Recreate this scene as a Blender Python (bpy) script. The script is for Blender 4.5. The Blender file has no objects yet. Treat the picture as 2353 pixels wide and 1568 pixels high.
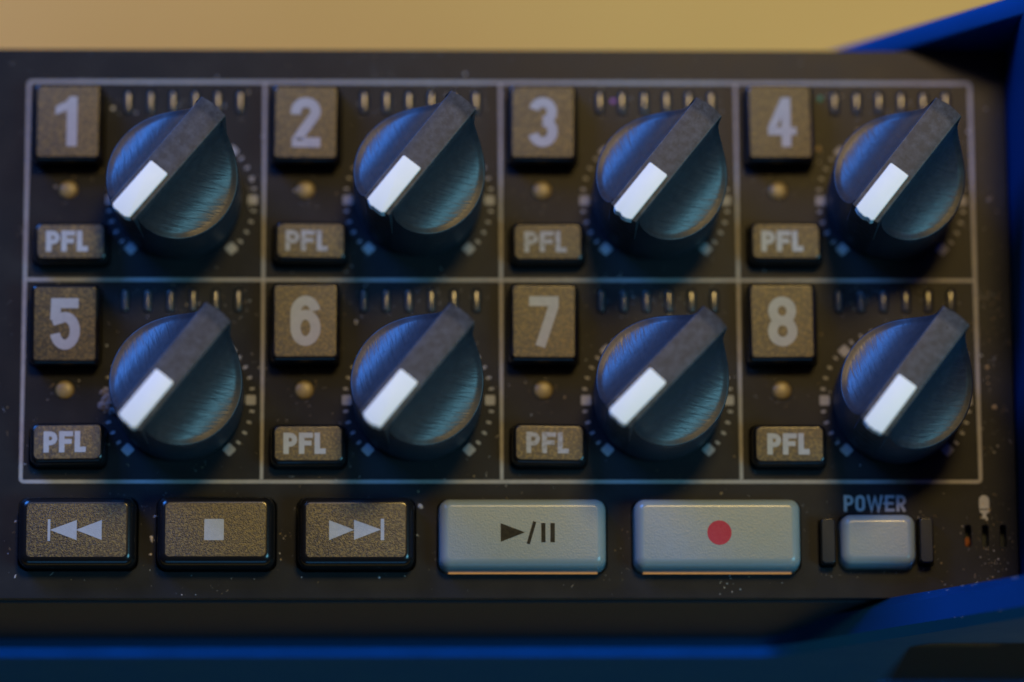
import bpy, bmesh, math, random
from mathutils import Matrix, Vector

# ------------------------------------------------------------------ camera, world, lamps, exposure
S = 0.001                                   # every length below is written in millimetres
sc = bpy.context.scene
COL = sc.collection
random.seed(7)

def rx(a): return Matrix.Rotation(a, 3, 'X')
def ry(a): return Matrix.Rotation(a, 3, 'Y')
def rz(a): return Matrix.Rotation(a, 3, 'Z')

cam_d = bpy.data.cameras.new('camera'); cam = bpy.data.objects.new('camera', cam_d); COL.objects.link(cam)
cam_d.sensor_width = 36; cam_d.lens = 36 * 10000 / 2353
cam_d.clip_start = 0.01; cam_d.clip_end = 20
CAM = Vector((-7.934, -113.206, 391.791))
CR = rx(0.221977) @ ry(-0.0222109) @ rz(0.000904)
cam.matrix_world = Matrix.Translation(CAM * S) @ CR.to_4x4()
FOCUS = Vector((0, -42, 4.3))
cam_d.dof.use_dof = True
cam_d.dof.focus_distance = -((FOCUS - CAM) @ CR).z * S
cam_d.dof.aperture_fstop = 6.4
cam_d.dof.aperture_blades = 7
sc.camera = cam

w = bpy.data.worlds.new('World'); sc.world = w; w.use_nodes = True
w.node_tree.nodes['Background'].inputs[0].default_value = (0.45, 0.55, 0.8, 1)
w.node_tree.nodes['Background'].inputs[1].default_value = 0.02

def lamp(name, pos, target, size, power, col, size_y=None):
    d = bpy.data.lights.new(name, 'AREA'); o = bpy.data.objects.new(name, d); COL.objects.link(o)
    d.shape = 'RECTANGLE' if size_y else 'DISK'; d.size = size * S
    if size_y: d.size_y = size_y * S
    d.energy = power; d.color = col
    o.location = Vector(pos) * S
    o.rotation_euler = (Vector(target) - Vector(pos)).to_track_quat('-Z', 'Y').to_euler()
    return o
MID = (0, -24, 0)
lamp('warm_key_lamp', (85, 225, 550), MID, 140, 2.3, (1.0, 0.65, 0.18))
lamp('warm_soft_lamp', (0, 10, 640), (0, -24, 0), 420, 0.06, (1.0, 0.68, 0.34), 200)
lamp('blue_lamp', (-330, 330, 260), MID, 260, 3.6, (0.05, 0.26, 1.0))
lamp('teal_lamp', (330, -150, 330), MID, 210, 1.1, (0.22, 0.72, 1.0))
lamp('blue_front_lamp', (0, -480, 70), (0, -60, 0), 420, 0.22, (0.09, 0.45, 1.0), 120)
lamp('cool_soft_lamp', (-110, 300, 620), (0, 0, 0), 360, 0.5, (0.35, 0.50, 1.0), 160)

sc.view_settings.view_transform = 'Standard'; sc.view_settings.look = 'None'
sc.view_settings.exposure = 0; sc.view_settings.gamma = 1
sc.view_settings.use_curve_mapping = False
sc.cycles.use_denoising = True
sc.cycles.max_bounces = 10
sc.cycles.sample_clamp_indirect = 6

# ------------------------------------------------------------------ materials
MAT = {}
def N(nt, t, **kw):
    n = nt.nodes.new(t)
    for k, v in kw.items(): setattr(n, k, v)
    return n
def sock(n, name): return n.inputs[name]
def mat(name, col, rough=0.5, metal=0.0, spec=0.5, coat=0.0, sss=0.0, grain=None, mottle=None, var=0.0, trans=0.0, coat_rough=0.1, tint=None):
    """grain=(size mm, strength, distance mm) fine relief; mottle=(size mm, amount, colour) blotches of that colour"""
    m = bpy.data.materials.new(name); m.use_nodes = True; nt = m.node_tree; b = nt.nodes['Principled BSDF']
    b.inputs['Base Color'].default_value = (*col, 1); b.inputs['Roughness'].default_value = rough
    b.inputs['Metallic'].default_value = metal; b.inputs['Specular IOR Level'].default_value = spec
    b.inputs['Coat Weight'].default_value = coat; b.inputs['Coat Roughness'].default_value = coat_rough
    b.inputs['Transmission Weight'].default_value = trans
    if tint: b.inputs['Specular Tint'].default_value = (*tint, 1)
    if sss:
        b.inputs['Subsurface Weight'].default_value = sss
        b.inputs['Subsurface Radius'].default_value = (1, 1, 1); b.inputs['Subsurface Scale'].default_value = 1.2 * S
    tc = N(nt, 'ShaderNodeTexCoord'); oi = N(nt, 'ShaderNodeObjectInfo')
    off = N(nt, 'ShaderNodeVectorMath', operation='MULTIPLY_ADD')
    nt.links.new(oi.outputs['Random'], off.inputs[0]); off.inputs[1].default_value = (0.31, 0.17, 0.23)
    nt.links.new(tc.outputs['Object'], off.inputs[2])
    vec = off.outputs[0]
    if grain:
        g = N(nt, 'ShaderNodeTexNoise'); g.inputs['Scale'].default_value = 1 / (grain[0] * S); g.inputs['Detail'].default_value = 2.5
        nt.links.new(vec, g.inputs['Vector'])
        bp = N(nt, 'ShaderNodeBump'); bp.inputs['Strength'].default_value = grain[1]; bp.inputs['Distance'].default_value = grain[2] * S
        nt.links.new(g.outputs['Fac'], bp.inputs['Height']); nt.links.new(bp.outputs[0], b.inputs['Normal'])
    if mottle:
        g2 = N(nt, 'ShaderNodeTexNoise'); g2.inputs['Scale'].default_value = 1 / (mottle[0] * S); g2.inputs['Detail'].default_value = 5
        nt.links.new(vec, g2.inputs['Vector'])
        mr = N(nt, 'ShaderNodeMapRange'); mr.inputs['From Min'].default_value, mr.inputs['From Max'].default_value = mottle[3:] or (0.35, 0.75)
        mr.inputs['To Max'].default_value = mottle[1]
        nt.links.new(g2.outputs['Fac'], mr.inputs['Value'])
        mx = N(nt, 'ShaderNodeMix', data_type='RGBA')
        mx.inputs[6].default_value = (*col, 1); mx.inputs[7].default_value = (*mottle[2], 1)
        nt.links.new(mr.outputs[0], mx.inputs[0]); nt.links.new(mx.outputs[2], b.inputs['Base Color'])
        rr = N(nt, 'ShaderNodeMapRange'); rr.inputs['To Min'].default_value = rough * 0.85; rr.inputs['To Max'].default_value = min(1, rough * 1.2)
        nt.links.new(g2.outputs['Fac'], rr.inputs['Value']); nt.links.new(rr.outputs[0], b.inputs['Roughness'])
    MAT[name] = m
    return m

mat('panel_black', (0.013, 0.015, 0.019), 0.30, spec=0.05, grain=(0.25, 0.25, 0.02), mottle=(3.5, 0.6, (0.022, 0.024, 0.027)))
mat('housing', (0.010, 0.016, 0.023), 0.5, spec=0.15, grain=(0.3, 0.3, 0.02))
mat('cavity', (0.003, 0.003, 0.003), 0.6)
mat('key_top', (0.010, 0.009, 0.007), 0.42, spec=0.55, grain=(0.13, 1.0, 0.048), mottle=(0.26, 1.0, (0.10, 0.07, 0.02), .46, .62))  # gold specks mixed into the black base colour
mat('key_side', (0.006, 0.006, 0.007), 0.22, spec=0.5)
mat('print', (0.29, 0.315, 0.345), 0.6, grain=(0.15, 0.6, 0.03), mottle=(0.5, 0.5, (0.23, 0.25, 0.27)))
mat('print_worn', (0.255, 0.27, 0.30), 0.6, grain=(0.15, 0.6, 0.03), mottle=(0.4, 1.0, (0.17, 0.165, 0.155), .45, .65))
mat('print_line', (0.22, 0.23, 0.245), 0.6, mottle=(0.8, 0.6, (0.16, 0.17, 0.18)))
mat('print_dark', (0.014, 0.012, 0.008), 0.6, spec=0.12, grain=(0.16, 0.6, 0.03), mottle=(0.3, 0.5, (0.05, 0.043, 0.028)))
mat('print_red', (0.33, 0.022, 0.045), 0.6, spec=0.2, grain=(0.16, 0.6, 0.03), mottle=(0.4, 0.5, (0.38, 0.06, 0.07)))
mat('white_key', (0.36, 0.45, 0.48), 0.26, trans=0.5, grain=(0.3, 0.15, 0.02))
mat('white_key_top', (0.14, 0.195, 0.22), 0.42, sss=0.25, grain=(0.17, 0.6, 0.04), mottle=(0.6, 0.35, (0.19, 0.24, 0.255)))
mat('white_insert', (0.78, 0.81, 0.78), 0.6, grain=(0.6, 0.2, 0.03), mottle=(1.0, 0.25, (0.74, 0.76, 0.74)))
mat('amber_lens', (0.20, 0.165, 0.07), 0.38, sss=0.2)
mat('meter_lens', (0.05, 0.055, 0.06), 0.18, spec=0.7)
mat('blue_metal', (0.012, 0.115, 0.38), 0.40, metal=0.85, spec=0.3, tint=(0.08, 0.30, 0.8), grain=(0.5, 0.12, 0.02), mottle=(5, 0.4, (0.010, 0.090, 0.30)))
mat('bare_metal', (0.55, 0.58, 0.62), 0.4, metal=0.6)
mat('rubber', (0.010, 0.017, 0.022), 0.8, spec=0.03)
mat('dust_pale', (0.42, 0.42, 0.43), 0.9)
mat('dust_tan', (0.34, 0.26, 0.14), 0.9)
mat('dust_blue', (0.30, 0.36, 0.46), 0.9)
mat('rust', (0.30, 0.10, 0.03), 0.9)
glint = mat('glint_glow', (0.35, 0.16, 0.05), 0.7); glint.node_tree.nodes['Principled BSDF'].inputs['Emission Color'].default_value = (1.0, 0.45, 0.13, 1)
glint.node_tree.nodes['Principled BSDF'].inputs['Emission Strength'].default_value = 0.42  # emission imitates the warm highlight under the play and record keys
mat('lint', (0.11, 0.105, 0.11), 0.95)
mat('fleck_green', (0.05, 0.20, 0.10), 0.9)
mat('fleck_purple', (0.30, 0.12, 0.36), 0.9)
mat('table', (0.74, 0.415, 0.068), 0.6, mottle=(45, 0.5, (0.62, 0.35, 0.048)))

def knob_material():
    m = mat('knob_black', (0.017, 0.020, 0.026), 0.36, spec=0.6)
    nt = m.node_tree; b = nt.nodes['Principled BSDF']
    tc = N(nt, 'ShaderNodeTexCoord'); oi = N(nt, 'ShaderNodeObjectInfo')
    sp = N(nt, 'ShaderNodeSeparateXYZ'); nt.links.new(tc.outputs['Object'], sp.inputs[0])
    ab = N(nt, 'ShaderNodeMath', operation='ABSOLUTE'); nt.links.new(sp.outputs['X'], ab.inputs[0])
    def lin(a, bb):      # a*Y + bb*|X|
        m1 = N(nt, 'ShaderNodeMath', operation='MULTIPLY'); m1.inputs[1].default_value = a; nt.links.new(sp.outputs['Y'], m1.inputs[0])
        m2 = N(nt, 'ShaderNodeMath', operation='MULTIPLY_ADD'); m2.inputs[1].default_value = bb
        nt.links.new(ab.outputs[0], m2.inputs[0]); nt.links.new(m1.outputs[0], m2.inputs[2]); return m2.outputs[0]
    wn = N(nt, 'ShaderNodeTexNoise'); wn.inputs['Scale'].default_value = 1 / (0.7 * S); wn.inputs['Detail'].default_value = 6; wn.inputs['Roughness'].default_value = 0.65
    wv = N(nt, 'ShaderNodeVectorMath', operation='MULTIPLY_ADD'); wv.inputs[1].default_value = (0.21, 0.33, 0.19)
    nt.links.new(oi.outputs['Random'], wv.inputs[0]); nt.links.new(tc.outputs['Object'], wv.inputs[2]); nt.links.new(wv.outputs[0], wn.inputs['Vector'])
    wr = N(nt, 'ShaderNodeMapRange'); wr.inputs['From Min'].default_value = 0.4; wr.inputs['From Max'].default_value = 0.7; nt.links.new(wn.outputs['Fac'], wr.inputs['Value'])
    on = N(nt, 'ShaderNodeMapRange'); on.inputs['From Min'].default_value = 1.3 * S; on.inputs['From Max'].default_value = 1.6 * S
    on.inputs['To Min'].default_value = 1.0; on.inputs['To Max'].default_value = 0.0; nt.links.new(ab.outputs[0], on.inputs['Value'])
    w1 = N(nt, 'ShaderNodeMix', data_type='RGBA'); w1.inputs[6].default_value = (0.015, 0.019, 0.027, 1); w1.inputs[7].default_value = (0.026, 0.031, 0.040, 1)
    w2 = N(nt, 'ShaderNodeMix', data_type='RGBA'); w2.inputs[6].default_value = (0.020, 0.024, 0.030, 1); w2.inputs[7].default_value = (0.052, 0.059, 0.072, 1)
    w3 = N(nt, 'ShaderNodeMix', data_type='RGBA')
    nt.links.new(wr.outputs[0], w1.inputs[0]); nt.links.new(wr.outputs[0], w2.inputs[0]); nt.links.new(on.outputs[0], w3.inputs[0])
    nt.links.new(w1.outputs[2], w3.inputs[6]); nt.links.new(w2.outputs[2], w3.inputs[7]); nt.links.new(w3.outputs[2], b.inputs['Base Color'])
    c5, s5 = math.cos(math.radians(52)), math.sin(math.radians(52))
    along, across = lin(c5, s5), lin(s5, -c5)
    al = N(nt, 'ShaderNodeMath', operation='MULTIPLY'); al.inputs[1].default_value = 0.16; nt.links.new(along, al.inputs[0])
    cx = N(nt, 'ShaderNodeCombineXYZ'); nt.links.new(al.outputs[0], cx.inputs[0]); nt.links.new(across, cx.inputs[1])
    rn = N(nt, 'ShaderNodeMath', operation='MULTIPLY'); rn.inputs[1].default_value = 0.37
    nt.links.new(oi.outputs['Random'], rn.inputs[0]); nt.links.new(rn.outputs[0], cx.inputs[2])
    g = N(nt, 'ShaderNodeTexNoise'); g.inputs['Scale'].default_value = 1 / (0.34 * S); g.inputs['Detail'].default_value = 3; g.inputs['Distortion'].default_value = 0.6
    nt.links.new(cx.outputs[0], g.inputs['Vector'])
    g2 = N(nt, 'ShaderNodeTexNoise'); g2.inputs['Scale'].default_value = 1 / (0.25 * S); g2.inputs['Detail'].default_value = 2
    nt.links.new(tc.outputs['Object'], g2.inputs['Vector'])
    b1 = N(nt, 'ShaderNodeBump'); b1.inputs['Distance'].default_value = 0.07 * S
    st = N(nt, 'ShaderNodeMapRange'); st.inputs['From Min'].default_value = 1.3 * S; st.inputs['From Max'].default_value = 2.6 * S
    st.inputs['To Min'].default_value = 0.06; st.inputs['To Max'].default_value = 1.0
    nt.links.new(ab.outputs[0], st.inputs['Value'])
    ln = N(nt, 'ShaderNodeVectorMath', operation='LENGTH'); xy = N(nt, 'ShaderNodeCombineXYZ')
    nt.links.new(sp.outputs['X'], xy.inputs[0]); nt.links.new(sp.outputs['Y'], xy.inputs[1]); nt.links.new(xy.outputs[0], ln.inputs[0])
    rm = N(nt, 'ShaderNodeMapRange'); rm.inputs['From Min'].default_value = 5.2 * S; rm.inputs['From Max'].default_value = 5.65 * S
    rm.inputs['To Min'].default_value = 1.0; rm.inputs['To Max'].default_value = 0.08; nt.links.new(ln.outputs['Value'], rm.inputs['Value'])
    mu = N(nt, 'ShaderNodeMath', operation='MULTIPLY'); nt.links.new(st.outputs[0], mu.inputs[0]); nt.links.new(rm.outputs[0], mu.inputs[1])
    nt.links.new(mu.outputs[0], b1.inputs['Strength'])
    ro = N(nt, 'ShaderNodeMapRange'); ro.inputs['From Min'].default_value = 1.25 * S; ro.inputs['From Max'].default_value = 1.6 * S
    ro.inputs['To Min'].default_value = 0.58; ro.inputs['To Max'].default_value = 0.46
    sv_ = N(nt, 'ShaderNodeMapRange'); sv_.inputs['From Min'].default_value = 1.25 * S; sv_.inputs['From Max'].default_value = 1.6 * S
    sv_.inputs['To Min'].default_value = 0.4; sv_.inputs['To Max'].default_value = 0.9
    nt.links.new(ab.outputs[0], sv_.inputs['Value'])
    rs = N(nt, 'ShaderNodeMath', operation='MULTIPLY_ADD'); rs.inputs[1].default_value = 0.6; rs.inputs[2].default_value = 0.4
    nt.links.new(rm.outputs[0], rs.inputs[0])
    ms = N(nt, 'ShaderNodeMath', operation='MULTIPLY'); nt.links.new(sv_.outputs[0], ms.inputs[0]); nt.links.new(rs.outputs[0], ms.inputs[1])
    nt.links.new(ms.outputs[0], b.inputs['Specular IOR Level'])
    nt.links.new(ab.outputs[0], ro.inputs['Value']); nt.links.new(ro.outputs[0], b.inputs['Roughness'])
    b2 = N(nt, 'ShaderNodeBump'); b2.inputs['Strength'].default_value = 0.25; b2.inputs['Distance'].default_value = 0.03 * S
    nt.links.new(g.outputs['Fac'], b1.inputs['Height']); nt.links.new(g2.outputs['Fac'], b2.inputs['Height'])
    nt.links.new(b1.outputs[0], b2.inputs['Normal']); nt.links.new(b2.outputs[0], b.inputs['Normal'])
knob_material()

# ------------------------------------------------------------------ mesh helpers (all lengths in mm)
def mesh(name, verts, faces, mats, fmat=None, sharp=30, smooth=True):
    me = bpy.data.meshes.new(name)
    me.from_pydata([(x * S, y * S, z * S) for x, y, z in verts], [], faces)
    for m in (mats if isinstance(mats, (list, tuple)) else [mats]): me.materials.append(MAT[m])
    if fmat: me.polygons.foreach_set('material_index', fmat)
    me.validate(); me.update()
    if smooth:
        me.shade_smooth(); me.set_sharp_from_angle(angle=math.radians(sharp))
    return me
def obj(name, me, parent=None, loc=(0, 0, 0), rot=None):
    o = bpy.data.objects.new(name, me); COL.objects.link(o)
    o.location = Vector(loc) * S
    if rot: o.rotation_euler = rot
    o.parent = parent
    return o
def tag(o, label, cat=None, group=None, kind=None):
    o['label'] = label
    if cat: o['category'] = cat
    if group: o['group'] = group
    if kind: o['kind'] = kind
    return o
def rrect(w, h, r, k=5):
    pts = []
    for cx, cy, a0 in ((w/2-r, h/2-r, 0), (-w/2+r, h/2-r, 90), (-w/2+r, -h/2+r, 180), (w/2-r, -h/2+r, 270)):
        for i in range(k + 1):
            a = math.radians(a0 + 90 * i / k); pts.append((cx + r * math.cos(a), cy + r * math.sin(a)))
    return pts
def loft(name, loops, mats, top_mat=None, sharp=30):
    """loops: list of (points2d, z) from bottom to top; capped on both ends"""
    n = len(loops[0][0]); v = []; f = []; fm = []
    for pts, z in loops: v += [(x, y, z) for x, y in pts]
    for L in range(len(loops) - 1):
        for i in range(n):
            j = (i + 1) % n
            f.append((L*n+i, L*n+j, (L+1)*n+j, (L+1)*n+i)); fm.append(0)
    f.append(tuple(range(n))[::-1]); fm.append(0)
    b = (len(loops) - 1) * n
    f.append(tuple(b + i for i in range(n))); fm.append(1 if top_mat else 0)
    return mesh(name, v, f, [mats, top_mat] if top_mat else mats, fm, sharp)
def key(name, w, h, height, inset, side, top, r=0.7, low=-1.0, shoulder=0.55):
    """a push key: upright skirt, rounded shoulder and a flat textured top"""
    L = [(rrect(w, h, r), low), (rrect(w - .1, h - .1, r), height * shoulder)]
    z0 = height * shoulder
    for q in (0.25, 0.5, 0.75, 0.93):
        a = q * math.pi / 2
        i = inset * (1 - math.cos(a)); z = z0 + (height - z0) * math.sin(a)
        L.append((rrect(w - .1 - 2*i, h - .1 - 2*i, max(.22, r - i * .7)), z))
    L.append((rrect(w - .1 - 2*inset, h - .1 - 2*inset, max(.2, r - inset * .75)), height))
    return loft(name, L, side, top, sharp=38)
def box_prism(name, prof, a0, a1, axis, m, chamfer=None):
    """closed profile extruded between a0 and a1 along axis 'x' (profile yz) or 'y' (profile xz)"""
    n = len(prof)
    def P(p, a): return (a, p[0], p[1]) if axis == 'x' else (p[0], a, p[1])
    v = [P(p, a0) for p in prof] + [P(p, a1) for p in prof]
    f = [(i, (i+1) % n, n + (i+1) % n, n + i) for i in range(n)] + [tuple(range(n))[::-1], tuple(range(n, 2*n))]
    me = mesh(name, v, f, m, smooth=False)
    bm = bmesh.new(); bm.from_mesh(me); bmesh.ops.recalc_face_normals(bm, faces=bm.faces)
    if chamfer:
        es = [e for e in bm.edges if e.calc_face_angle(0) > math.radians(50)]
        bmesh.ops.bevel(bm, geom=es, offset=chamfer * S, segments=1 if chamfer > .8 else 3, profile=0.6, affect='EDGES', clamp_overlap=True)
    bm.to_mesh(me); bm.free()
    me.shade_smooth(); me.set_sharp_from_angle(angle=math.radians(35))
    return me

# flat printing: ribbons and polygons -------------------------------------------------
def arc(cx, cy, rx_, ry_, a0, a1, n=14):
    return [(cx + rx_ * math.cos(math.radians(a0 + (a1 - a0) * i / n)), cy + ry_ * math.sin(math.radians(a0 + (a1 - a0) * i / n))) for i in range(n + 1)]
class Flat:
    def __init__(s): s.v = []; s.f = []; s.z = 0.0
    def poly(s, pts):
        b = len(s.v); s.v += [(x, y, s.z) for x, y in pts]; s.f.append(tuple(range(b, b + len(pts)))); s.z += 0.003
    def ribbon(s, pts, wd, closed=False):
        if not closed:      # drop doubled points
            pts = [p for i, p in enumerate(pts) if i == 0 or (abs(p[0]-pts[i-1][0]) + abs(p[1]-pts[i-1][1])) > 1e-4]
        n = len(pts); b = len(s.v)
        for i, p in enumerate(pts):
            d1 = d2 = None
            if i > 0 or closed: q = pts[i-1]; d1 = Vector((p[0]-q[0], p[1]-q[1])).normalized()
            if i < n-1 or closed: q = pts[(i+1) % n]; d2 = Vector((q[0]-p[0], q[1]-p[1])).normalized()
            d1 = d1 or d2; d2 = d2 or d1
            n1 = Vector((-d1.y, d1.x)); n2 = Vector((-d2.y, d2.x)); m = (n1 + n2)
            m = m.normalized() if m.length > 1e-6 else n1
            k = wd / 2 / max(.42, m.dot(n1))
            s.v += [(p[0] + m.x*k, p[1] + m.y*k, s.z), (p[0] - m.x*k, p[1] - m.y*k, s.z)]
        for i in range(n if closed else n - 1):
            j = (i + 1) % n; s.f.append((b+2*i, b+2*i+1, b+2*j+1, b+2*j))
        s.z += 0.003
    def mesh(s, name, m):
        me = mesh(name, s.v, s.f, m, smooth=False)
        bm = bmesh.new(); bm.from_mesh(me)
        for f in bm.faces:
            if f.normal.z < 0: f.normal_flip()
        bm.to_mesh(me); bm.free(); return me

def digit(ch, W=2.75, H=4.75, s=0.92):
    """a condensed bold numeral centred on the origin"""
    F = Flat(); x = W/2 - s/2; y = H/2 - s/2; yq = y / 2
    if ch == '1':
        F.poly([(-.1, -H/2), (.85, -H/2), (.85, H/2), (.15, H/2), (-.15, H/2-.45), (-1.15, H/2-.95), (-1.15, H/2-1.75), (-.1, H/2-1.3)])
    elif ch == '2':
        F.ribbon([(-x, y-1.15)] + arc(0, y-x*.95, x, x*.95, 172, -22, 16) + [(-x+.12, -y+.25), (-x+.12, -y), (W/2, -y)], s)
    elif ch == '3':
        F.ribbon(arc(0, y-yq*.95, x*.92, yq*.95, 165, -88, 18), s); F.ribbon(arc(0, -y+yq*1.05, x, yq*1.05, 88, -165, 18), s)
    elif ch == '4':
        F.ribbon([(x-.05-.35, H/2), (x-.4, -H/2)], s*.95)
        F.ribbon([(x-.55, y+.1), (-x+.1, -y+1.35), (-x+.1, -y+1.05), (W/2+.1, -y+1.05)], s*.8)
    elif ch == '5':
        F.ribbon([(x+.3, y), (-x+.08, y), (-x+.02, .35)] , s)
        F.ribbon([(-x-.25, .05+.22)] + arc(0, -y+1.28, x, 1.28, 118, -168, 20), s)
    elif ch == '6':
        F.ribbon(arc(0, y-1.2, x, 1.2, 12, 180, 14) + [(-x, -y+1.25)], s)
        F.ribbon(arc(0, -y+1.25, x, 1.25, 0, 351, 36), s, True)
    elif ch == '7':
        F.ribbon([(-W/2, y), (x-.05, y), (x-.05, y-.5), (-.35, -H/2)], s)
    elif ch == '8':
        F.ribbon(arc(0, y-yq*.96, x*.93, yq*.96, 0, 349, 30), s*.95, True); F.ribbon(arc(0, -y+yq*1.04, x, yq*1.04, 0, 349, 30), s*.95, True)
    return F
def letters(txt, h, wd, s, gap):
    """condensed bold capitals, centred"""
    F = Flat(); adv = [wd * (1.7 if c == 'W' else .8 if c == 'L' else 1) for c in txt]
    X = -(sum(adv) + gap * (len(txt) - 1)) / 2; y = h/2
    for c, a in zip(txt, adv):
        l, r = X + s/2, X + a - s/2
        if c in 'PR':
            F.ribbon([(l, -y), (l, y)], s)
            q = h * .27
            F.ribbon([(l, y-s/2)] + arc(r - q*.75, y - s/2 - q + s*.25, q*.75, q - s*.25, 90, -90, 10) + [(l, y - s/2 - 2*q + s*.5)], s * .92)
            if c == 'R': F.ribbon([(l + a*.25, -.05), (r + .02, -y)], s)
        elif c == 'F':
            F.ribbon([(l, -y), (l, y)], s); F.ribbon([(l, y-s/2), (X+a, y-s/2)], s*.95); F.ribbon([(l, .02), (X+a*.9, .02)], s*.9)
        elif c == 'L':
            F.ribbon([(l, y), (l, -y+s/2), (X+a, -y+s/2)], s)
        elif c == 'E':
            F.ribbon([(X+a, y-s/2), (l, y-s/2), (l, -y+s/2), (X+a, -y+s/2)], s*.95); F.ribbon([(l, 0), (X+a*.9, 0)], s*.85)
        elif c == 'O':
            o = (r - l) / 2
            F.ribbon(arc((l+r)/2, y-s/2-o, o, o, 0, 180, 10) + arc((l+r)/2, -y+s/2+o, o, o, 180, 360, 10), s, True)
        elif c == 'W':
            F.ribbon([(l-.02, y), (X+a*.28, -y+s*.35), (X+a*.5, y*.75), (X+a*.72, -y+s*.35), (r+.02, y)], s*.86)
        X += a + gap
    return F

# ------------------------------------------------------------------ the surface
TABLE_Z = -140
tb = mesh('table_top', [(-900, -600, TABLE_Z), (900, -600, TABLE_Z), (900, 1200, TABLE_Z), (-900, 1200, TABLE_Z)], [(0, 1, 2, 3)], 'table', smooth=False)
tbl = obj('table_top', tb); tag(tbl, 'plain tan table top the recorder lies on', 'table', kind='structure')

# ------------------------------------------------------------------ the recorder
ROOT = bpy.data.objects.new('field_recorder', None); COL.objects.link(ROOT)
BASE = Vector((-39, -23.6, TABLE_Z)); ROOT.location = BASE * S; ROOT.empty_display_size = .02
tag(ROOT, 'blue and black audio field recorder with eight channel knobs lying on a tan table', 'recorder')
def part(name, me, loc=(0, 0, 0), rot=None, label=None, parent=None):
    o = obj(name, me, parent or ROOT, Vector(loc) - (BASE if parent is None else Vector((0, 0, 0))), rot)
    if label: o['label'] = label
    return o

CW, CH = 22.0, 19.0
CELL = [(-44 + CW * (i % 4), -CH * (i // 4)) for i in range(8)]
KN = (14.37, -11.36)                      # knob centre within a cell
LED = (3.87, -10.42); TRK = (3.88, -4.48); PFL = (4.29, -15.80)
METER_X = [9.28 + 2.085 * k for k in range(6)]; METER_Y = -1.98
KEYS = {'rewind_button': (-38.63, -42.90, 10.7, 6.55), 'stop_button': (-26.05, -42.93, 10.75, 6.6), 'forward_button': (-13.32, -42.96, 10.7, 6.6),
        'play_button': (1.84, -43.14, 15.3, 6.6), 'record_button': (19.60, -43.15, 15.25, 6.6), 'power_button': (34.30, -43.65, 6.95, 4.85)}
GUARDS = [(29.74, -43.75, 1.42, 4.3), (38.72, -43.68, 1.36, 4.3)]
SLOTS = [(42.72, -43.04), (44.30, -43.04), (45.93, -43.04)]

# front panel: one plate with real openings for everything that comes through it
cu = bpy.data.curves.new('front_panel', 'CURVE'); cu.dimensions = '2D'; cu.fill_mode = 'BOTH'
cu.extrude = 0.6 * S; cu.bevel_depth = 0.07 * S; cu.bevel_resolution = 1
def spl(pts):
    s = cu.splines.new('POLY'); s.points.add(len(pts) - 1); s.use_cyclic_u = True
    for p, q in zip(s.points, pts): p.co = (q[0] * S, q[1] * S, 0, 1)
def hole(x, y, w_, h_, r): spl([(x + a, y + b) for a, b in rrect(w_ + .14, h_ + .14, r, 4)])
HOLES = []
spl([(-128, -48.75), (47.2, -48.75), (47.2, 3.1), (-128, 3.1)])
for cx, cy in CELL:
    for (x, y), w_, h_, r in ((TRK, 6.60, 7.75, .75), (PFL, 7.1, 4.15, .8), (LED, 1.75, 1.75, .87)):
        hole(cx + x, cy + y, w_, h_, r); HOLES.append((cx + x, cy + y, w_, h_))
    for mx in METER_X:
        hole(cx + mx, cy + METER_Y, .80, 2.25, .4); HOLES.append((cx + mx, cy + METER_Y, .8, 2.25))
for n_, (x, y, w_, h_) in KEYS.items():
    e = .22
    hole(x, y, w_ + e, h_ + e, .95); HOLES.append((x, y, w_ + e, h_ + e))
for x, y, w_, h_ in GUARDS: hole(x, y, w_ + .12, h_ + .12, .38); HOLES.append((x, y, w_, h_))
for x, y in SLOTS: hole(x, y, .55, 2.0, .27); HOLES.append((x, y, .55, 2.0))
tmp = bpy.data.objects.new('tmp', cu); COL.objects.link(tmp)
bpy.context.view_layer.update()
me = bpy.data.meshes.new_from_object(tmp.evaluated_get(bpy.context.evaluated_depsgraph_get()))
bpy.data.objects.remove(tmp); me.name = 'front_panel'; me.materials.clear(); me.materials.append(MAT['panel_black'])
me.shade_smooth(); me.set_sharp_from_angle(angle=math.radians(30))
PANEL = part('front_panel', me, (0, 0, -0.67), label='black satin plastic front panel with printed grid')
def on_panel(name, me, loc, rot=None, label=None):      # printing and inserts that sit on the panel
    o = obj(name, me, PANEL, Vector(loc) + Vector((0, 0, .67)), rot)
    if label: o['label'] = label
    return o
part('panel_backing', loft('panel_backing', [([(-127, -48.6), (47.1, -48.6), (47.1, 3.0), (-127, 3.0)], -3.2), ([(-127, -48.6), (47.1, -48.6), (47.1, 3.0), (-127, 3.0)], -2.6)], 'cavity'))
part('panel_housing', box_prism('panel_housing', [(3.05, -1.4), (-48.7, -1.4), (-48.95, -1.6), (-50.9, -10.45), (-50.9, -14), (3.05, -14)], -128, 47.0, 'x', 'housing'),
     label='dark sloping lower lip of the front panel')

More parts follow.
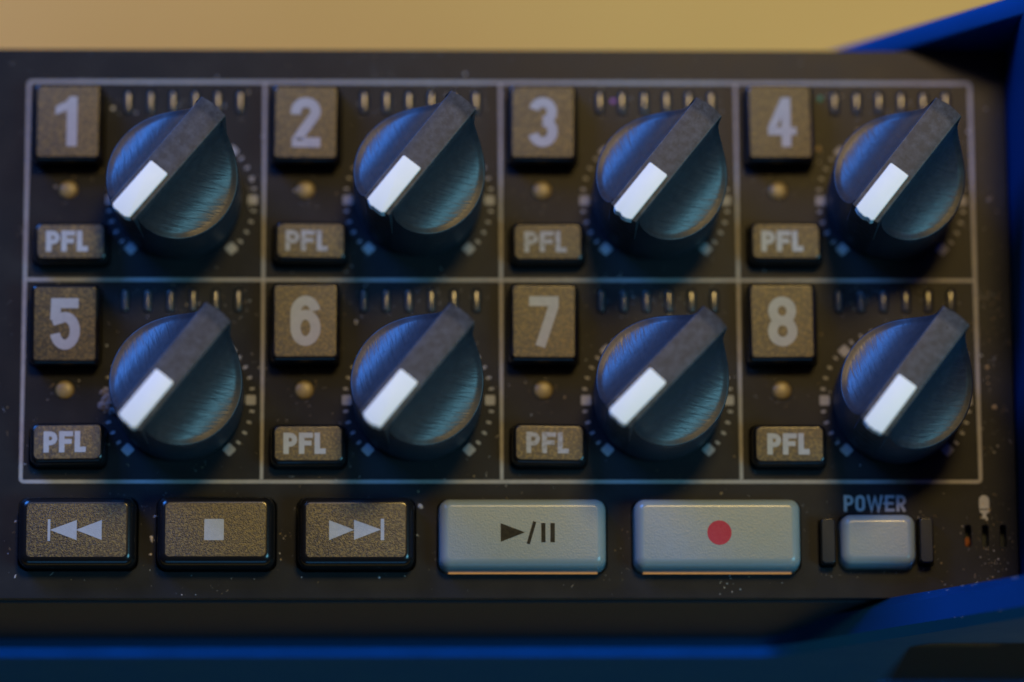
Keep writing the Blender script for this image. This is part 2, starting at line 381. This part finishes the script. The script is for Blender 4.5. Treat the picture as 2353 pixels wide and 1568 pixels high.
# blue chassis: body, top and bottom plates that sweep out into the side bumper
part('chassis_body', box_prism('chassis_body', [(-48.6, -14.2), (3.2, -14.2), (3.2, TABLE_Z + .02), (-48.6, TABLE_Z + .02)], -130, 47.3, 'x', 'blue_metal'))
def plate(x0, front):
    z = lambda x: 1.17 * (x - x0)
    xb = x0 - 10.5 / 1.17
    return [(-130, -10.5), (xb - 1.2, -10.5), (xb + .6, -9.6), (xb + 2.5, z(xb + 2.5)), (48, z(48)), (56, z(56)), (60, z(57)), (60, TABLE_Z), (-130, TABLE_Z)]
bot = part('bottom_plate', box_prism('bottom_plate', plate(34.4, 0), -52.55, -48.75, 'y', 'blue_metal', .85))
top = part('top_plate', box_prism('top_plate', plate(37.75, 0), 3.25, 5.35, 'y', 'blue_metal', .35))
part('side_plate', box_prism('side_plate', [(-48.7, 17), (3.2, 15), (3.2, TABLE_Z), (-48.7, TABLE_Z)], 47.45, 59.9, 'x', 'blue_metal', .3))
# recess cut into the bottom plate, its rounded front corner in view, with a dark liner on its floor
def rec_pts(g): return [(50.6 + p[0], -25.5 + p[1]) for p in rrect(26 - 2*g, 46 - 2*g, 3.2 - g, 8)]
cut = bpy.data.objects.new('cut', box_prism('cut', rec_pts(0), -60, -49.7, 'y', 'blue_metal')); COL.objects.link(cut)
bo = bot.modifiers.new('cut', 'BOOLEAN'); bo.operation = 'DIFFERENCE'; bo.object = cut; bo.solver = 'EXACT'
cut.location = (0, 0, 0); bot_loc = bot.location.copy(); bot.parent = None; bot.location = (0, 0, 0)
bpy.context.view_layer.update()
nm = bpy.data.meshes.new_from_object(bot.evaluated_get(bpy.context.evaluated_depsgraph_get()))
bot.modifiers.clear(); bot.data = nm; nm.shade_smooth(); nm.set_sharp_from_angle(angle=math.radians(35))
bot.parent = ROOT; bot.location = bot_loc; bpy.data.objects.remove(cut)
obj('strap_recess', box_prism('strap_recess', rec_pts(.1), -50.3, -49.72, 'y', 'rubber'), bot)['label'] = 'dark rounded recess in the bottom plate'

# scratches along the bumper edges
F = Flat(); R = random.Random(4)
sv, sf = [], []
for k in range(34):
    x = R.uniform(38, 47.3); zz = 1.17 * (x - 34.4); edge = R.choice((0, 0, 1))
    L = R.uniform(.08, .45) * (1 if R.random() > .25 else 2); t = R.uniform(.015, .04)
    y = (-51.6 + R.gauss(0, .08)) if edge == 0 else (-49.05 + R.gauss(0, .06))
    b = len(sv); c, s_ = math.cos(math.atan(1.17)), math.sin(math.atan(1.17)); h = .03
    off = h if edge == 0 else .02
    for a, bb in ((-L/2, -t), (L/2, -t*.4), (L/2*.8, t), (-L/2*.7, t*.6)):
        sv.append((x + a*c - off*s_, y + bb, zz + a*s_ + off*c - (.05 if edge == 0 else 0)))
    sf.append((b, b+1, b+2, b+3))
o = obj('scratch', mesh('scratch', sv, sf, 'bare_metal', smooth=False), bot); o['kind'] = 'stuff'; o['label'] = 'short pale scratches along the blue bumper edge'

# printed grid, scales and words ------------------------------------------------------
PZ = 0.012
F = Flat(); r = .3
F.ribbon([(x + 0, y - 19) for x, y in rrect(88, 38, r, 6)], .34, True)
on_panel('printed_frame', F.mesh('printed_frame', 'print_line'), (0, 0, PZ))
vl = Flat(); vl.ribbon([(0, -.2), (0, -37.8)], .31); vm = vl.mesh('printed_divider', 'print_line')
for x in (-22, 0, 22): on_panel('printed_divider', vm, (x, 0, PZ + .005))
hl = Flat(); hl.ribbon([(-43.8, 0), (43.8, 0)], .31)
on_panel('printed_divider', hl.mesh('printed_cross_divider', 'print_line'), (0, -19, PZ + .010))
sq = Flat(); sq.poly(rrect(.92, .92, .12, 2)); sqm = sq.mesh('scale_square', 'print_line')
tk = Flat(); tk.poly(rrect(.44, .24, .06, 2)); tkm = tk.mesh('scale_tick', 'print_line')
for cx, cy in CELL:
    for k in range(31):
        a = math.radians(225 - 9 * k); big = k % 5 == 0
        if 60 < math.degrees(a) < 128 and not big: pass
        rr = 6.58 if big else 6.78
        on_panel('scale_square' if big else 'scale_tick', sqm if big else tkm, (cx + KN[0] + rr * math.cos(a), cy + KN[1] + rr * math.sin(a), PZ), (0, 0, a))
on_panel('power_lettering', letters('POWER', 1.52, .88, .27, .17).mesh('power_lettering', 'print'), (34.22, -40.02, PZ))
F = Flat()
F.poly([(-.46, -.3)] + arc(0, .50, .46, .46, 180, 0, 12)[::-1][::-1] + [(.46, -.3)])
F.poly([(-.46, -.42), (.46, -.42), (.40, -.62), (.16, -.78), (.16, -.95), (.32, -1.22), (-.32, -1.22), (-.16, -.95), (-.16, -.78), (-.40, -.62)])
on_panel('microphone_symbol', F.mesh('microphone_symbol', 'print'), (44.26, -40.22, PZ))

# keys -------------------------------------------------------------------------------
trk_me = key('track_button', 6.45, 7.55, 2.4, .40, 'key_side', 'key_top', .55, shoulder=.75)
pfl_me = key('pfl_button', 6.95, 4.0, 2.0, .42, 'key_side', 'key_top', .75, shoulder=.6)
pfl_txt = letters('PFL', 1.98, 1.28, .50, .14).mesh('lettering', 'print')
pfl_worn = letters('PFL', 1.98, 1.28, .46, .16).mesh('lettering_worn', 'print_worn')
def lens(name, w_, h_, r, z0, z1, m, n=5):
    L = [(rrect(w_, h_, r, n), z0)]
    for q in (0, .3, .55, .78, .93):
        a = q * math.pi / 2; k = r * .9 * (1 - math.cos(a))
        L.append((rrect(w_ - 2*k, h_ - 2*k, max(.02, r - k), n), z1 - (z1 - z0) * .5 * (1 - math.sin(a))))
    return loft(name, L, m, sharp=60)
led_me = lens('indicator_lamp', 1.72, 1.72, .84, -.3, .22, 'amber_lens', 8)
met_me = lens('meter_lamp', .72, 2.15, .35, -.5, .16, 'meter_lens', 6)
jr = random.Random(11)
for i, (cx, cy) in enumerate(CELL):
    n_ = str(i + 1)
    jx, jy = jr.uniform(-.08, .08), jr.uniform(-.06, .06)
    b = part('track_button', trk_me, (cx + TRK[0] + jx, cy + TRK[1] + jy, 0), (.11 if n_ == '5' else jr.uniform(-.025, .02), jr.uniform(-.02, .02), jr.uniform(-.008, .008)),
             'black square track button with grey numeral ' + n_)
    obj('numeral', digit(n_).mesh('numeral_' + n_, 'print'), b, (.02, 0, 2.412))
    jx, jy = jr.uniform(-.1, .1), jr.uniform(-.08, .05)
    b = part('pfl_button', pfl_me, (cx + PFL[0] + jx, cy + PFL[1] + jy, 0), (jr.uniform(-.03, .03), jr.uniform(-.03, .03), jr.uniform(-.014, .014)),
             'small black button lettered PFL below numeral ' + n_)
    obj('lettering', pfl_worn if n_ in '237' else pfl_txt, b, (-.22 + jr.uniform(-.15, .15), .03, 2.012))
    part('indicator_lamp', led_me, (cx + LED[0], cy + LED[1], 0), label='round amber indicator lamp under numeral ' + n_)
    for mx in METER_X: part('meter_lamp', met_me, (cx + mx, cy + METER_Y, 0))

def icon(kind):
    F = Flat(); k = .01271
    if kind == 'rewind_button':
        F.poly([(-2.60, -1.0), (-2.36, -1.0), (-2.36, 1.0), (-2.60, 1.0)]); F.poly([(-2.40, .02), (.03, -.92), (.03, .93)]); F.poly([(-.05, .02), (2.29, -.9), (2.29, .93)])
    if kind == 'stop_button': F.poly([(a - .12, b) for a, b in rrect(1.78, 1.96, .08, 2)])
    if kind == 'forward_button':
        F.poly([(-2.42, -.92), (-.15, .04), (-2.42, .92)]); F.poly([(-.16, -.9), (2.30, .06), (-.16, .95)]); F.poly([(2.26, -.93), (2.58, -.93), (2.58, 1.05), (2.26, 1.05)])
    if kind == 'play_button':
        F.poly([(-2.0, -.86), (.22, .02), (-2.0, .86)]); F.ribbon([(.50, -1.05), (1.10, 1.02)], .30)
        F.poly([(1.69, -.9), (2.07, -.9), (2.07, .88), (1.69, .88)]); F.poly([(2.52, -.9), (2.92, -.9), (2.92, .88), (2.52, .88)])
    if kind == 'record_button': F.poly(arc(.14, 0, 1.10, 1.13, 0, 351, 39))
    return F
lab = {'rewind_button': 'black textured rewind button with double left arrow', 'stop_button': 'black textured stop button with grey square',
       'forward_button': 'black textured forward button with double right arrow', 'play_button': 'pale translucent play and pause button',
       'record_button': 'pale translucent record button with red dot', 'power_button': 'small pale translucent power button'}
for n_, (x, y, w_, h_) in KEYS.items():
    dark = n_ in ('rewind_button', 'stop_button', 'forward_button')
    if dark: me_ = key(n_, w_, h_, 2.5, .80, 'key_side', 'key_top', .95, shoulder=.55)
    elif n_ == 'power_button': me_ = key(n_, w_, h_, 1.9, .80, 'white_key', 'white_key_top', .95, shoulder=.5)
    else: me_ = key(n_, w_, h_, 2.3, .85, 'white_key', 'white_key_top', .95, shoulder=.5)
    b = part(n_, me_, (x, y, 0), (.022 if n_ == 'rewind_button' else -.012 if n_ == 'stop_button' else 0, 0, 0), label=lab[n_])
    if n_ in ('play_button', 'record_button'):      # added glowing strip imitates warm light passed through to the key's lower edge
        st = box_prism('glint_strip', [(-h_/2 - .17, -.6), (-h_/2 - .17, -.16), (-h_/2 - .01, .02), (-h_/2 - .01, -.6)], -w_/2 + .9, w_/2 - .8, 'x', 'glint_glow')
        obj('glint_strip', st, b)['label'] = 'thin added glowing strip for the amber highlight along the lower edge of the key'
    if n_ != 'power_button':
        m_ = 'print' if dark else 'print_dark' if n_ == 'play_button' else 'print_red'
        obj('symbol', icon(n_).mesh('symbol_' + n_, m_), b, (0, 0, (2.5 if dark else 2.3) + .014))
for x, y, w_, h_ in GUARDS:
    part('button_guard', key('button_guard', w_, h_, 1.5, .12, 'key_side', 'housing', .35, shoulder=.85), (x, y, 0))

# knobs ------------------------------------------------------------------------------
KR, Z1, Z2, BW = 6.02, 7.8, 14.2, 1.44
TIP, TAIL = .55, .35                    # how far the ridge runs past the round cap
def knob_mesh():
    Rin = KR - .62
    def cove(v):
        v = abs(v)
        if v <= BW - .1: return Z2
        if v < BW: return Z2 - .1 * ((v - BW + .1) / .1) ** 2
        q = (KR - v) / (KR - BW); q = min(1, max(0, q))
        return Z2 - .1 - (Z2 - .1 - Z1) * math.sqrt(max(0, 1 - q * q))
    vs = [-BW, -BW + .03, -BW + .07, -BW + .1, -.5, 0]
    n = 40
    for k in range(1, n + 1):
        q = k / n
        vs.append(-(BW + (KR * .9993 - BW) * (math.sin(q * math.pi / 2) * .55 + (q ** 2.2) * .45)))
    vs = sorted(set(vs)); vs = vs + [-q for q in reversed(vs) if q != 0]
    nu = 56; V = []; Fc = []
    for v in vs:
        half = math.sqrt(max(0, KR * KR - v * v))
        for k in range(nu + 1):
            t = math.sin((2 * k / nu - 1) * math.pi / 2); u = t * half
            r = math.hypot(u, v); ve = v
            ext = 1.0 if abs(v) <= BW else 0.0
            du = (TIP if t > 0 else TAIL) * ext * (t * abs(t) ** 3)
            if r > Rin and abs(v) > BW: ve = max(BW, abs(v) * Rin / r + (abs(v) - abs(v) * Rin / r) * .25)
            z = cove(ve)
            if r > KR - .12 and abs(v) > BW: z -= .10 * ((r - KR + .12) / .12) ** 2
            V.append((v, u + du, z))
    m = nu + 1
    for j in range(len(vs) - 1):
        for k in range(nu): Fc.append((j*m+k, (j+1)*m+k, (j+1)*m+k+1, j*m+k+1))
    loop = [j*m + nu for j in range(len(vs))] + [j*m for j in reversed(range(len(vs)))]
    nl = len(loop); prev = loop
    for z, kk in ((Z1 - .9, 1.0), (4.2, .995), (.9, .985), (.35, .97)):
        b = len(V)
        for i in loop:
            x, y, zz = V[i]; top_z = zz
            if abs(x) <= BW: y = math.copysign(math.sqrt(KR * KR - x * x), y)      # the ridge overhangs the round body
            V.append((x * kk, y * kk, min(z, top_z - .05)))
        cur = list(range(b, b + nl))
        for i in range(nl):
            j = (i + 1) % nl; Fc.append((prev[i], cur[i], cur[j], prev[j]))
        prev = cur
    Fc.append(tuple(prev))
    me = mesh('level_knob', V, Fc, 'knob_black', smooth=False)
    bm = bmesh.new(); bm.from_mesh(me); bmesh.ops.remove_doubles(bm, verts=bm.verts, dist=1e-8); bmesh.ops.recalc_face_normals(bm, faces=bm.faces); bm.to_mesh(me); bm.free()
    me.shade_smooth(); me.set_sharp_from_angle(angle=math.radians(32)); return me
def insert_mesh(seed):
    """white pointer bar let into the low end of the ridge; the moulding is ragged where it was snapped off"""
    R = random.Random(seed)
    L, wd = 5.0 + TAIL, 2.0
    KE = KR + TAIL
    pts = [(wd/2, -KE + L - .14), (wd/2 - .04, -KE + L - .04), (wd/2 - .14, -KE + L), (-wd/2 + .14, -KE + L), (-wd/2 + .04, -KE + L - .04), (-wd/2, -KE + L - .14)]
    n = 9
    end = [(-wd/2 + wd * k / n, -KE - .06 + .5 * ((abs(k / n - .5) * 2) ** 2) * .35 - (R.uniform(0, .16) if 0 < k < n else 0)) for k in range(n + 1)]
    pts = pts + end
    v = []; f = []; nn = len(pts); c = (0, -KE + L/2)
    for z, k in ((Z2 - 1.1, 1), (Z2 + .10, 1), (Z2 + .16, .985), (Z2 + .18, .95)):
        v += [(c[0] + (x - c[0]) * k, c[1] + (y - c[1]) * (1 - (1 - k) * .45), z) for x, y in pts]
    for q in range(3):
        for i in range(nn): j = (i + 1) % nn; f.append((q*nn+i, q*nn+j, (q+1)*nn+j, (q+1)*nn+i))
    f.append(tuple(range(3*nn, 4*nn)))
    me = mesh('pointer_insert', v, f, 'white_insert', smooth=False)
    bm = bmesh.new(); bm.from_mesh(me); bmesh.ops.recalc_face_normals(bm, faces=bm.faces); bm.to_mesh(me); bm.free()
    me.shade_smooth(); me.set_sharp_from_angle(angle=math.radians(40)); return me
dm = mesh('mould_mark', [(0, 0, .03)] + [(.17 * math.cos(a), .17 * math.sin(a), .0) for a in [k * math.pi / 4 for k in range(8)]],
          [(0, 1 + k, 1 + (k + 1) % 8) for k in range(8)], 'knob_black')
kme = knob_mesh()
ANG = [40, 38.3, 38.4, 38, 38.6, 39.3, 44, 37.2]
OFF = [(-.45, .07), (.04, .5), (.14, .03), (-.1, .03), (.12, 0), (-.14, 0), (0, 0), (.1, -.3)]
for i, (cx, cy) in enumerate(CELL):
    ox, oy = OFF[i]
    rot = (Matrix.Rotation(.35 * ox / Z1, 3, 'Y') @ Matrix.Rotation(-.35 * oy / Z1, 3, 'X') @ Matrix.Rotation(-math.radians(ANG[i]), 3, 'Z')).to_euler()
    k = part('level_knob', kme, (cx + KN[0] + ox * .65, cy + KN[1] + oy * .65, 0), rot, 'black knob with white pointer insert beside numeral %d' % (i + 1))
    obj('pointer_insert', insert_mesh(i), k)
    for yy in (5.0, 1.9): obj('mould_mark', dm, k, (jr.uniform(-.25, .25), yy, Z2 - .005))
shaft = loft('knob_shaft', [(arc(0, 0, 3, 3, 0, 345, 23), -.3), (arc(0, 0, 3, 3, 0, 345, 23), .6)], 'key_side')
for cx, cy in CELL: part('knob_shaft', shaft, (cx + KN[0], cy + KN[1], 0))

# ------------------------------------------------------------------ dust and lint lying on the panel
def blob(R, V, Fc, fm, mi, x, y, z, r, flat=.45, n=6, el=1.0, ang=0.0):
    b = len(V); a0 = R.random() * 6.28; c, s_ = math.cos(ang), math.sin(ang)
    for k in range(n):
        a = a0 + 6.283 * k / n; q = r * R.uniform(.65, 1.25); px, py = q * math.cos(a) * el, q * math.sin(a)
        V.append((x + px*c - py*s_, y + px*s_ + py*c, z))
    V.append((x, y, z + r * flat))
    for k in range(n): Fc.append((b + k, b + (k + 1) % n, b + n)); fm.append(mi)
R = random.Random(21); V, Fc, fm = [], [], []
def free(x, y):
    for hx, hy, hw, hh in HOLES:
        if abs(x - hx) < hw/2 + .12 and abs(y - hy) < hh/2 + .12: return False
    return not any(math.hypot(x - cx - KN[0], y - cy - KN[1]) < 6.1 for cx, cy in CELL)
cnt = 0
def clump(n): return [(R.uniform(-50, 47), R.uniform(-48.3, 2.5), R.uniform(.5, 2.5)) for k in range(n)]
CL = clump(45) + [(R.gauss(45.4, .9), R.uniform(-48, -20), R.uniform(.4, 1.3)) for k in range(22)] + [(R.uniform(36, 46), R.uniform(-48.3, -46.5), .8) for k in range(2)]
while cnt < 1900:
    q = R.random()
    if q < .30:                                     # gathered along the openings of keys and lamps
        hx, hy, hw, hh = R.choice(HOLES)
        if R.random() < .5: x, y = hx + R.uniform(-.5, .5) * hw, hy + R.choice((-1, -1, 1)) * (hh/2 + .14 + R.expovariate(1/.25))
        else: x, y = hx + R.choice((-1, 1)) * (hw/2 + .14 + R.expovariate(1/.25)), hy + R.uniform(-.5, .5) * hh
    elif q < .58:
        c = R.choice(CL); x, y = R.gauss(c[0], c[2]), R.gauss(c[1], c[2] * .7)
    else: x, y = R.uniform(-50, 47), R.uniform(-48.5, 2.8)
    if x > 47 or not -48.6 < y < 2.9 or not free(x, y): continue
    r = min(.12, .010 + R.expovariate(1 / .016))
    mi = R.choices((0, 1, 2), (3, 5 if x > 42 else 1.5, .8))[0]
    if R.random() < .05: blob(R, V, Fc, fm, mi, x, y, .004, .014, el=R.uniform(8, 22), ang=R.random() * 3)      # a hair
    else: blob(R, V, Fc, fm, mi, x, y, .004, r, el=R.uniform(1, 1.8), ang=R.random() * 3)
    cnt += 1
dust = obj('dust', mesh('dust', V, Fc, ['dust_pale', 'dust_tan', 'dust_blue'], fm, smooth=False))
tag(dust, 'fine pale and tan dust specks scattered over the black panel', 'dust', kind='stuff')

def fleck(name, label, x, y, r, m, el=1.0, ang=0.0, z=0.006, seed=0, bits=1, cat='dust speck'):
    R = random.Random(seed); V, Fc, fm = [], [], []
    for k in range(bits):
        q = 0 if bits == 1 else r
        blob(R, V, Fc, fm, 0, R.gauss(0, q * .6), R.gauss(0, q * .7), R.uniform(0, q * .3) if bits > 1 else 0, r * (1 if bits == 1 else R.uniform(.3, .6)), n=7, el=el, ang=ang, flat=.6)
    tag(obj(name, mesh(name, V, Fc, m, fm, smooth=False), None, (x, y, z)), label, cat)
fleck('lint_clump', 'grey lint clump between the amber lamp under 5 and its knob', -35.75, -30.35, .75, 'lint', seed=3, bits=46, cat='lint')
fleck('dust_speck', 'white speck to the right of numeral button 1', -36.2, -2.55, .22, 'dust_pale', seed=4)
fleck('dust_speck', 'purple speck between the first two meter lamps of channel 3', 10.55, -1.75, .24, 'fleck_purple', seed=5)
fleck('dust_speck', 'green speck to the right of numeral button 4', 29.95, -1.55, .26, 'fleck_green', el=1.3, ang=1.5, seed=6)
fleck('dust_speck', 'tan speck below the corner of numeral button 4', 29.7, -6.35, .30, 'dust_tan', seed=7)
fleck('lint_fleck', 'larger white fleck between the rewind and stop buttons', -31.98, -43.3, .17, 'dust_pale', 1.9, 1.6, seed=8)
fleck('lint_fleck', 'smaller white fleck between the rewind and stop buttons', -32.05, -44.75, .13, 'dust_pale', seed=9)
fleck('lint_fleck', 'white fleck at the upper right corner of the forward button', -7.45, -40.25, .19, 'dust_pale', 1.6, -.6, seed=10)
fleck('lint_fleck', 'pale blue fleck below the forward button', -11.2, -46.9, .12, 'dust_blue', seed=12)
fleck('lint_fibre', 'short pale fibre below the left end of the rewind button', -44.3, -46.75, .06, 'dust_pale', 4.2, 1.2, seed=13)
fleck('lint_fleck', 'curled grey fleck beside the lower corner of numeral button 6', -13.4, -23.0, .24, 'dust_pale', .6, .3, seed=14)
fleck('dust_speck', 'yellowish speck right of knob 8 near the panel edge', 45.5, -31.0, .20, 'dust_tan', seed=15)
fleck('dust_speck', 'brownish speck right of knob 8 at its upper side', 44.9, -27.2, .2, 'dust_tan', seed=16)
fleck('dust_speck', 'rust brown speck inside the leftmost microphone slot', 42.72, -43.35, .36, 'rust', .6, 0, z=-1.2, seed=17, bits=14)
